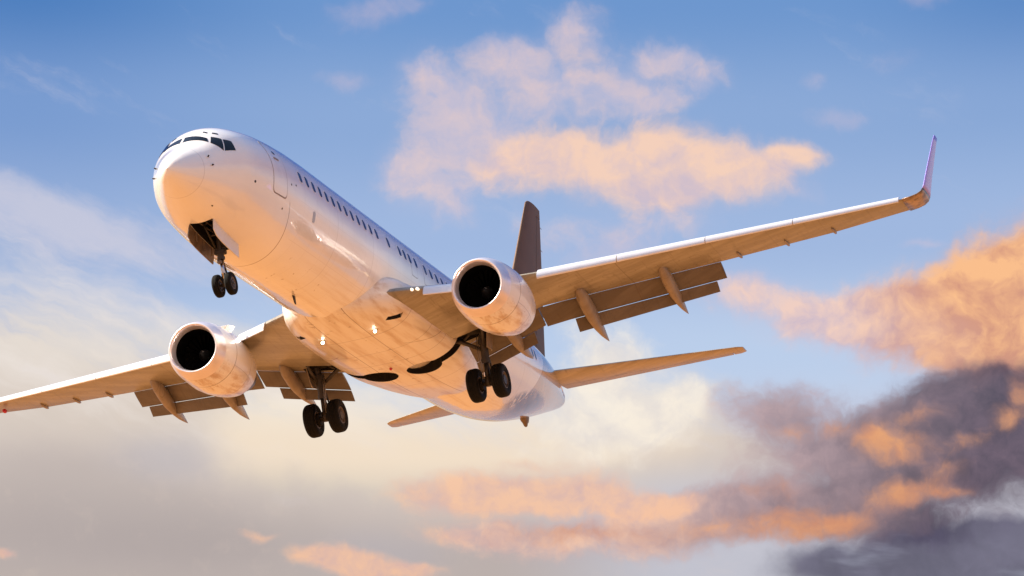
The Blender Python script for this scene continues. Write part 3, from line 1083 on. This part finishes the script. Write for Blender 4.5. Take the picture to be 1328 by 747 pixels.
    def wl_ring(y, dz, cant, ds):
        c = ch0 * (1 - 0.22 * min(1, dz / 0.44)) if dz < 0.44 else ch0 * (0.78 - 0.42 * (dz - 0.44) / 2.06)
        up = Vector((0, -sy * math.sin(rad(cant)), math.cos(rad(cant))))
        a = T(le0 + 0.04 + ds * 0.92, y, lz0 - 0.06 + dz)
        slope = (te[1] - lz0) * (1 - min(1, dz / 0.8))
        b = T(le0 + 0.04 + ds * 0.92 + c, y, lz0 - 0.06 + dz + slope)
        return foil(a, b, 0.095, 12, up, lower=0.9)
    bm = bmesh.new()
    loft(bm, [wl_ring(*q) for q in path[:5]])
    obj('wing_tip', bm, M['blend'], w)
    bm = bmesh.new()
    loft(bm, [wl_ring(*q) for q in path[4:]])
    obj('winglet', bm, M['winglet'], w)
    if sy < 0:                                            # navigation lamp seen at the frame edge
        bm = bmesh.new()
        bmesh.ops.create_icosphere(bm, subdivisions=2, radius=0.08)
        for v in bm.verts:
            v.co = T(22.6, 15.95, 0.52) + Vector((v.co.x * 1.6, v.co.y, v.co.z))
        obj('navigation_lamp', bm, M['red'], w)
    if sy < 0:
        return w
    # landing lamp in the wing root
    bm = bmesh.new()
    s, z = LE(2.45)
    tube(bm, [T(s + 0.19, 2.42, z - 0.02), T(s + 0.06, 2.42, z - 0.03), T(s + 0.04, 2.42, z - 0.03)], [0.04, 0.052, 0.025], 14)
    tube(bm, [T(s + 0.26, 2.58, z - 0.01), T(s + 0.13, 2.58, z - 0.02), T(s + 0.11, 2.58, z - 0.02)], [0.04, 0.052, 0.025], 14)
    obj('landing_lamp', bm, M['lampdim'], w)
    return w


for sy in (1, -1):
    make_wing(sy)

# ---- tailplane and fin, each with its hinged rear surface
for sy in (1, -1):
    def stab_rings(ts, u0, u1):
        rings = []
        for t in ts:
            y = 0.4 + (7.12 - 0.4) * t
            s = 32.85 + 4.86 * t + (0.10 if t > 0.98 else 0)
            c = 2.62 - 1.84 * t - (0.22 if t > 0.98 else 0)
            z = 0.90 + 0.83 * t
            rings.append(foil(P(s, sy * y, z), P(s + c, sy * y, z - 0.02), 0.095, 12, None, 0.012, u0, u1, 1.0))
        return rings
    bm = bmesh.new()
    loft(bm, stab_rings((0, 0.15, 0.3, 0.5, 0.7, 0.88, 0.97, 1.0), 0, 0.70))
    h = obj('horizontal_stabilizer', bm, M['stab'], root, True, 50)
    bm = bmesh.new()
    loft(bm, stab_rings((0.06, 0.3, 0.5, 0.7, 0.93), 0.712, 1.0))
    obj('elevator', bm, M['stab'], h, True, 50)
    bm = bmesh.new()
    loft(bm, stab_rings((0.936, 0.97, 1.0), 0.70, 1.0))
    obj('elevator_tip', bm, M['stab'], h, True, 50)


def fin_rings(ts, u0, u1):
    rings = []
    for t in ts:
        z = 1.5 + (8.72 - 1.5) * t
        s = 30.45 + (36.15 - 30.45) * t + (0.12 if t > 0.99 else 0)
        e = 35.7 + (37.75 - 35.7) * t
        rings.append(foil(P(s, 0, z), P(e, 0, z), 0.105, 14, Vector((0, 1, 0)), 0.012, u0, u1, 1.0))
    return rings


bm = bmesh.new()
loft(bm, fin_rings((0, 0.12, 0.3, 0.5, 0.7, 0.86, 0.95, 0.985, 1.0), 0, 0.68))
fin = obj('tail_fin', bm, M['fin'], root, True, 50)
bm = bmesh.new()
loft(bm, fin_rings((0.08, 0.3, 0.5, 0.7, 0.86, 0.94), 0.695, 1.0))
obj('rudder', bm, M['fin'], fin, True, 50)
bm = bmesh.new()
loft(bm, fin_rings((0.944, 0.97, 0.985, 1.0), 0.68, 1.0))
obj('fin_cap', bm, M['fin'], fin, True, 50)
# static wicks
for k in range(5):
    bm = bmesh.new()
    z = 4.0 + 1.0 * k
    e = 35.7 + 2.05 * (z - 1.5) / 7.22
    tube(bm, [P(e - 0.02, 0, z), P(e + 0.22, 0, z - 0.02)], [0.012, 0.006], 6)
    obj('static_wick', bm, M['strut'], fin)
bm = bmesh.new()
rings = []
for t in (0.0, 0.5, 1.0):
    z = 1.7 + 1.5 * t
    s = 28.0 + 3.8 * t
    rings.append([P(s + u * (4.2 - 2.2 * t), w * (0.16 + 0.04 * t), z) for u, w in ((0, 0), (0.2, 0.6), (0.6, 1), (1, 0.8), (1, -0.8), (0.6, -1), (0.2, -0.6))])
loft(bm, rings)
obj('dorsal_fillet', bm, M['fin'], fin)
# tail skid
bm = bmesh.new()
rings = []
for t, l, w in ((-0.15, .42, .16), (0.0, .40, .15), (0.13, .30, .12), (0.19, .16, .09), (0.29, .10, .06), (0.32, .05, .03)):
    rings.append([P(32.35 + 0.28 * max(t, 0) + l * math.cos(2 * math.pi * k / 12), w * math.sin(2 * math.pi * k / 12), fprof(32.4)[1] - t) for k in range(12)])
loft(bm, rings)
obj('tail_skid', bm, M['doorin'], root, True, 40)

# ---- engines
def make_engine(sy):
    c = (13.15, sy * 4.86, -1.92)
    sq = lambda a: 0.95 if a < 1.6 else 1.0
    bm = bmesh.new()
    lathe(bm, [(0.41, .80), (0.42, .985), (0.55, 1.015), (0.7, 1.04), (1.1, 1.075), (1.6, 1.085), (2.1, 1.06), (2.6, 1.0), (3.0, .92), (3.3, .84), (3.32, .80), (3.0, .82), (2.2, .80)], c, 'x', 72, False, 0, sq)
    e = obj('engine', bm, M['nac'], root, True, 40)
    bm = bmesh.new()
    lathe(bm, [(0.42, .988), (0.30, .958), (0.20, .925), (0.11, .892), (0.05, .865), (0.012, .838), (0.0, .815), (0.008, .795), (0.035, .772), (0.09, .746), (0.18, .722), (0.30, .712)], c, 'x', 72, False, 0, sq)
    obj('inlet_lip', bm, M['lip'], e)
    bm = bmesh.new()
    lathe(bm, [(0.30, .7115), (0.6, .72), (1.05, .752), (1.6, .76), (1.62, .02)], c, 'x', 64, False, 0, sq)
    obj('intake_duct', bm, M['intake'], e)
    bm = bmesh.new()
    for k in range(24):
        a = 2 * math.pi * k / 24
        prev = None
        for r, tw, ch in ((.19, 0.25, .16), (.4, .5, .17), (.6, .85, .18), (.74, 1.05, .19)):
            d = Vector((0, math.cos(a), math.sin(a)))
            t = Vector((0, -math.sin(a), math.cos(a)))
            ctr = P(*c) + Vector((-1.05, 0, 0)) + d * r
            v = Vector((-math.cos(tw), 0, 0)) + t * math.sin(tw)
            nrm = v.cross(d).normalized() * 0.008
            ring = [bm.verts.new(ctr - v * ch * .5), bm.verts.new(ctr + nrm), bm.verts.new(ctr + v * ch * .5), bm.verts.new(ctr - nrm)]
            if prev:
                for i in range(4):
                    bm.faces.new((prev[i], prev[(i + 1) % 4], ring[(i + 1) % 4], ring[i]))
            prev = ring
    obj('fan', bm, M['blade'], e, False)
    bm = bmesh.new()
    lathe(bm, [(0.62, .004), (0.66, .045), (0.75, .10), (0.88, .165), (1.0, .20), (1.12, .205)], c, 'x', 32, False, 0)
    a0 = Vector(P(*c))
    pr = [(0.67, .052), (0.70, .072), (0.75, .103), (0.80, .130)]
    for i in range(8):                                    # the white comma on the spinner
        t0, t1 = i / 8, (i + 1) / 8
        f = []
        for tt, wd in ((t0, 0), (t0, 1), (t1, 1), (t1, 0)):
            ang = 0.4 + 2.4 * tt
            al = 0.665 + 0.13 * tt + wd * 0.055 * (1 - 0.5 * tt)
            r = float(np.interp(al, [.62, .66, .75, .88, 1.0], [.004, .045, .10, .165, .20])) + 0.004
            f.append(bm.verts.new(P(c[0] + al, c[1] + r * math.cos(ang), c[2] + r * math.sin(ang))))
        bm.faces.new(f).material_index = 1
    obj('spinner', bm, [M['spin'], M['mark']], e)
    bm = bmesh.new()
    lathe(bm, [(2.0, .60), (2.6, .66), (3.2, .64), (3.8, .54), (4.25, .44), (4.27, .42), (4.0, .40), (3.6, .38)], c, 'x', 48)
    lathe(bm, [(3.6, .33), (4.2, .30), (4.6, .18), (4.85, .02)], c, 'x', 32)
    obj('exhaust_nozzle', bm, M['hot'], e)
    # pylon
    bm = bmesh.new()
    rings = []
    for z, s0, s1, w in ((-1.04, 14.4, 18.4, .20), (-0.92, 14.5, 18.6, .22), (-0.78, 15.1, 18.3, .22), (-0.66, 15.9, 17.6, .2)):
        rings.append([P(s0 + (s1 - s0) * u, sy * 4.86 + w * q, z) for u, q in ((0, 0), (.08, .6), (.25, 1), (.6, 1), (.9, .6), (1, 0), (.9, -.6), (.6, -1), (.25, -1), (.08, -.6))])
    loft(bm, rings)
    obj('pylon', bm, M['nac'], e)
    # vortex strake on the inboard shoulder
    bm = bmesh.new()
    a = rad(48)
    ins = -sy
    def nac_pt(s, r):
        return P(13.15 + s, c[1] + ins * math.cos(a) * r, c[2] + math.sin(a) * r)
    th = Vector((0, ins * -math.sin(a), math.cos(a))) * 0.012
    prof = [(0.75, 1.02), (1.15, 1.22), (1.5, 1.30), (1.65, 1.30), (1.65, 1.04)]
    loft(bm, [[nac_pt(*q) + th for q in prof], [nac_pt(*q) - th for q in prof]])
    obj('strake', bm, M['nac'], e, False)
    return e


for sy in (1, -1):
    make_engine(sy)

# ---- landing gear
def make_wheel(c, r, w, rim_r, parent=None):
    """c = centre (s,y,z); returns a wheel part with tyre and rim"""
    bm = bmesh.new()
    lathe(bm, [(-w * .40, .01), (-w * .40, rim_r * .55), (w * .40, rim_r * .55), (w * .40, .01)], c, 'y', 24)
    wh = obj('wheel', bm, M['strut'], root, True, 30)
    bm = bmesh.new()
    hw = w / 2
    prof = [(-hw * .78, rim_r), (-hw * .95, rim_r + (r - rim_r) * .25), (-hw, rim_r + (r - rim_r) * .55), (-hw * .93, r * .90), (-hw * .74, r * .965), (-hw * .52, r * .992)]
    for g in (-.34, 0, .34):                              # tread grooves
        prof += [(hw * (g - .06), r), (hw * (g - .04), r * .975), (hw * (g + .04), r * .975), (hw * (g + .06), r)]
    prof += [(-a, b) for a, b in reversed(prof[:6])]
    prof.append(prof[0])
    lathe(bm, prof, c, 'y', 48)
    obj('tyre', bm, M['tyre'], wh, True, 40)
    bm = bmesh.new()
    for q in (-1, 1):
        lathe(bm, [(q * hw * .80, rim_r * 1.01), (q * hw * .84, rim_r * .93), (q * hw * .52, rim_r * .84), (q * hw * .45, rim_r * .45), (q * hw * .62, rim_r * .36), (q * hw * .66, .01)], c, 'y', 36)
        for k in range(9):
            a = 2 * math.pi * k / 9
            box(bm, (c[0] + rim_r * .66 * math.cos(a), c[1] + q * hw * .50, c[2] + rim_r * .66 * math.sin(a)), (rim_r * .07, hw * .05, rim_r * .07), None, 1)
    obj('rim', bm, [M['rim'], M['dark']], wh, True, 30)
    return wh


# nose gear
ax = (4.04, 0, -3.29)
bm = bmesh.new()
tube(bm, [P(3.95, 0, -1.55), P(3.98, 0, -2.45)], [0.095, 0.09], 16)
tube(bm, [P(3.975, 0, -2.43), P(3.98, 0, -2.52)], [0.115, 0.115], 16)
box(bm, (3.97, 0, -2.30), (0.10, 0.17, 0.07), None, 0, 0.02)
tube(bm, [P(3.98, -0.17, -2.18), P(3.98, 0.17, -2.18)], 0.05, 10)
nose = obj('nose_landing_gear', bm, M['strut'], root, True, 40)
bm = bmesh.new()
tube(bm, [P(3.98, 0, -2.5), P(4.03, 0, -3.2)], 0.058, 16)
obj('piston', bm, M['chrome'], nose)
bm = bmesh.new()
tube(bm, [P(4.04, -0.30, -3.29), P(4.04, 0.30, -3.29)], 0.045, 12)
tube(bm, [P(4.03, 0, -3.12), P(4.04, 0, -3.34)], [0.075, 0.07], 14)
obj('axle', bm, M['strut'], nose)
bm = bmesh.new()
tube(bm, [P(4.06, 0, -2.5), P(4.28, 0, -2.83)], [0.04, 0.03], 8)
tube(bm, [P(4.28, 0, -2.83), P(4.08, 0, -3.16)], [0.03, 0.04], 8)
obj('torque_link', bm, M['strut'], nose)
bm = bmesh.new()
for y in (-.12, .12):
    tube(bm, [P(3.95, y, -2.15), P(3.30, y * 1.6, -1.55)], 0.035, 8)
tube(bm, [P(3.62, -.16, -1.85), P(3.62, .16, -1.85)], 0.03, 8)
obj('drag_brace', bm, M['strut'], nose)
bm = bmesh.new()
tube(bm, [P(3.88, 0.0, -2.62), P(3.80, 0, -2.63), P(3.79, 0, -2.63)], [0.06, 0.075, 0.02], 14)
obj('taxi_lamp', bm, M['rim'], nose)
for y in (-.2, .2):
    make_wheel((4.04, y, -3.29), 0.345, 0.20, 0.185)
# nose gear doors hinge at the bay edges
for sy in (1, -1):
    bm = bmesh.new()
    n = 10
    top, bot = [], []
    for k in range(n + 1):
        s = 2.72 + (4.50 - 2.72) * k / n
        zb = fpt(s, -math.acos(min(1, .37 / fprof(s)[2]))).z
        d = 0.40 if sy > 0 else 0.42
        if k == 0:
            d *= 0.75
        top.append((s, zb + 0.015))
        bot.append((s, zb - d))
    rings = []
    for (s, z0), (_, z1) in zip(top, bot):
        yi, yo = 0.365, 0.395
        lean = -0.03 if sy > 0 else 0.10
        rings.append([P(s, sy * yi, z0), P(s, sy * yo, z0), P(s, sy * (yo + lean * .6), (z0 + z1) / 2), P(s, sy * (yo + lean), z1), P(s, sy * (yi + lean), z1), P(s, sy * (yi + lean * .6), (z0 + z1) / 2)])
    vs = loft(bm, rings)
    for f in bm.faces:
        c = f.calc_center_median()
        f.material_index = 0
    for k in (2, 5, 8):                                   # ribs inside
        s = top[k][0]
        box(bm, (s, sy * 0.342, (top[k][1] + bot[k][1]) / 2), (0.02, 0.012, 0.13), None, 1)
    obj('nose_gear_door', bm, [M['door'] if sy > 0 else M['doorin'], M['doorin']], root, False)

# main gear
def make_main(sy):
    T = lambda s, y, z: P(s, sy * y, z)
    bm = bmesh.new()
    tube(bm, [T(19.15, 2.98, -1.25), T(19.28, 2.92, -2.0), T(19.33, 2.90, -2.45)], [0.14, 0.135, 0.13], 18)
    tube(bm, [T(19.32, 2.90, -2.42), T(19.34, 2.90, -2.56)], [0.16, 0.155], 18)
    tube(bm, [T(18.8, 2.98, -1.42), T(19.6, 2.98, -1.42)], 0.10, 12)
    box(bm, (19.26, sy * 2.92, -1.85), (0.17, 0.15, 0.10), None, 0, 0.03)
    g = obj('main_landing_gear', bm, M['strut'], root, True, 40)
    bm = bmesh.new()
    tube(bm, [T(19.335, 2.90, -2.5), T(19.36, 2.89, -3.15)], 0.085, 16)
    obj('piston', bm, M['strut'], g)
    bm = bmesh.new()
    tube(bm, [T(19.36, 2.40, -3.24), T(19.36, 3.38, -3.24)], [0.07, 0.07], 14)
    tube(bm, [T(19.35, 2.89, -3.02), T(19.36, 2.89, -3.34)], [0.115, 0.11], 16)
    obj('axle', bm, M['strut'], g)
    bm = bmesh.new()
    for a, b in (((19.5, 2.90, -2.35), (19.86, 2.89, -2.72)), ((19.86, 2.89, -2.72), (19.5, 2.89, -3.10))):
        tube(bm, [T(a[0], a[1] - .07, a[2]), T(b[0], b[1] - .03, b[2])], [0.035, 0.028], 8)
        tube(bm, [T(a[0], a[1] + .07, a[2]), T(b[0], b[1] + .03, b[2])], [0.035, 0.028], 8)
    obj('torque_link', bm, M['strut'], g)
    bm = bmesh.new()
    tube(bm, [T(19.28, 2.80, -2.08), T(19.20, 2.2, -1.72), T(19.15, 1.5, -1.5)], [0.065, 0.075, 0.06], 10)
    tube(bm, [T(19.22, 2.2, -1.74), T(19.1, 2.75, -1.35)], 0.045, 8)
    obj('side_brace', bm, M['strut'], g)
    bm = bmesh.new()
    tube(bm, [T(19.28, 2.95, -2.12), T(18.55, 3.12, -1.35)], [0.05, 0.055], 10)
    tube(bm, [T(18.95, 3.35, -1.38), T(19.25, 3.02, -1.95)], [0.075, 0.05], 10)
    obj('retraction_actuator', bm, M['strut'], g)
    bm = bmesh.new()
    for o_ in (0.10, 0.16):
        tube(bm, [T(19.18, 2.90 - o_, -1.6), T(19.15, 2.86 - o_, -2.2), T(19.2, 2.88 - o_ * .8, -2.7), T(19.24, 2.86 - o_ * .6, -3.1)], 0.014, 6)
    obj('brake_hose', bm, M['hyd'], g)
    # curved outer leg door
    bm = bmesh.new()
    rings = []
    for k in range(7):
        t = k / 6
        z = -1.30 - 0.85 * t
        w0 = 0.34 - 0.10 * t
        y = 3.30 - 0.13 * t
        rings.append([T(19.2 - w0, y - .04, z), T(19.2, y + 0.02, z), T(19.2 + w0, y - .04, z), T(19.2 + w0, y - .07, z), T(19.2, y - 0.015, z), T(19.2 - w0, y - .07, z)])
    loft(bm, rings)
    obj('leg_door', bm, M['canoe'], g, True, 40)
    # brake packs
    bm = bmesh.new()
    for y in (2.62, 3.16):
        lathe(bm, [(-.11, .05), (-.11, .20), (.11, .20), (.11, .05)], (19.36, sy * y, -3.24), 'y', 24)
    obj('brake', bm, M['dark'], g, True, 40)
    for y in (2.46, 3.32):
        make_wheel((19.36, sy * y, -3.24), 0.565, 0.40, 0.285)


for sy in (1, -1):
    make_main(sy)

# belly landing lamps, swung down and lit
for sy in (1, -1):
    bm = bmesh.new()
    c = Vector(P(14.46, sy * 0.90, -2.28))
    tube(bm, [c + Vector((-.10, 0, 0.10)), c + Vector((0, 0, 0.02)), c + Vector((.05, 0, 0)), c + Vector((.06, 0, 0))], [0.035, 0.06, 0.068, 0.064], 18)
    h = obj('landing_lamp', bm, M['rim'], root, True, 40)
    bm = bmesh.new()
    tube(bm, [c + Vector((.062, 0, 0)), c + Vector((.085, 0, 0)), c + Vector((.095, 0, 0))], [0.057, 0.046, 0.012], 18)
    obj('lens', bm, M['lamp'], h)

# red anti-collision beacon under the belly
bm = bmesh.new()
lathe(bm, [(0, 0.05), (0.02, 0.05), (0.05, 0.04), (0.07, 0.02), (0.075, 0.003)], (18.5, 0, 0), 'x', 16)
for vtx in bm.verts:
    a_, b_, c_ = -vtx.co.x - 18.5, vtx.co.y, vtx.co.z
    vtx.co = P(18.5 + b_, -0.12 + c_, -2.295 - a_)
obj('beacon', bm, M['red'], root)

# pipework inside the wheel wells
bm = bmesh.new()
for y, z in ((-.28, -1.5), (-.20, -1.38), (.12, -1.42), (.27, -1.55)):
    tube(bm, [P(2.72, y, z), P(3.3, y * .8, z - .06), P(4.5, y, z - .02)], 0.028, 8)
for s_ in (2.9, 3.3, 3.75, 4.2):
    tube(bm, [P(s_, -.35, -1.45), P(s_, -.1, -1.30), P(s_, .35, -1.45)], 0.022, 6)
obj('pipework', bm, M['rim'], root)
for sy in (1, -1):
    bm = bmesh.new()
    for k in range(4):
        tube(bm, [P(18.85 + .28 * k, sy * .35, -1.86), P(18.9 + .26 * k, sy * .8, -1.92), P(18.85 + .28 * k, sy * 1.25, -1.84)], 0.03, 8)
    tube(bm, [P(18.8, sy * .6, -1.9), P(19.9, sy * .72, -1.9)], 0.05, 8)
    obj('pipework', bm, M['strut'], root)
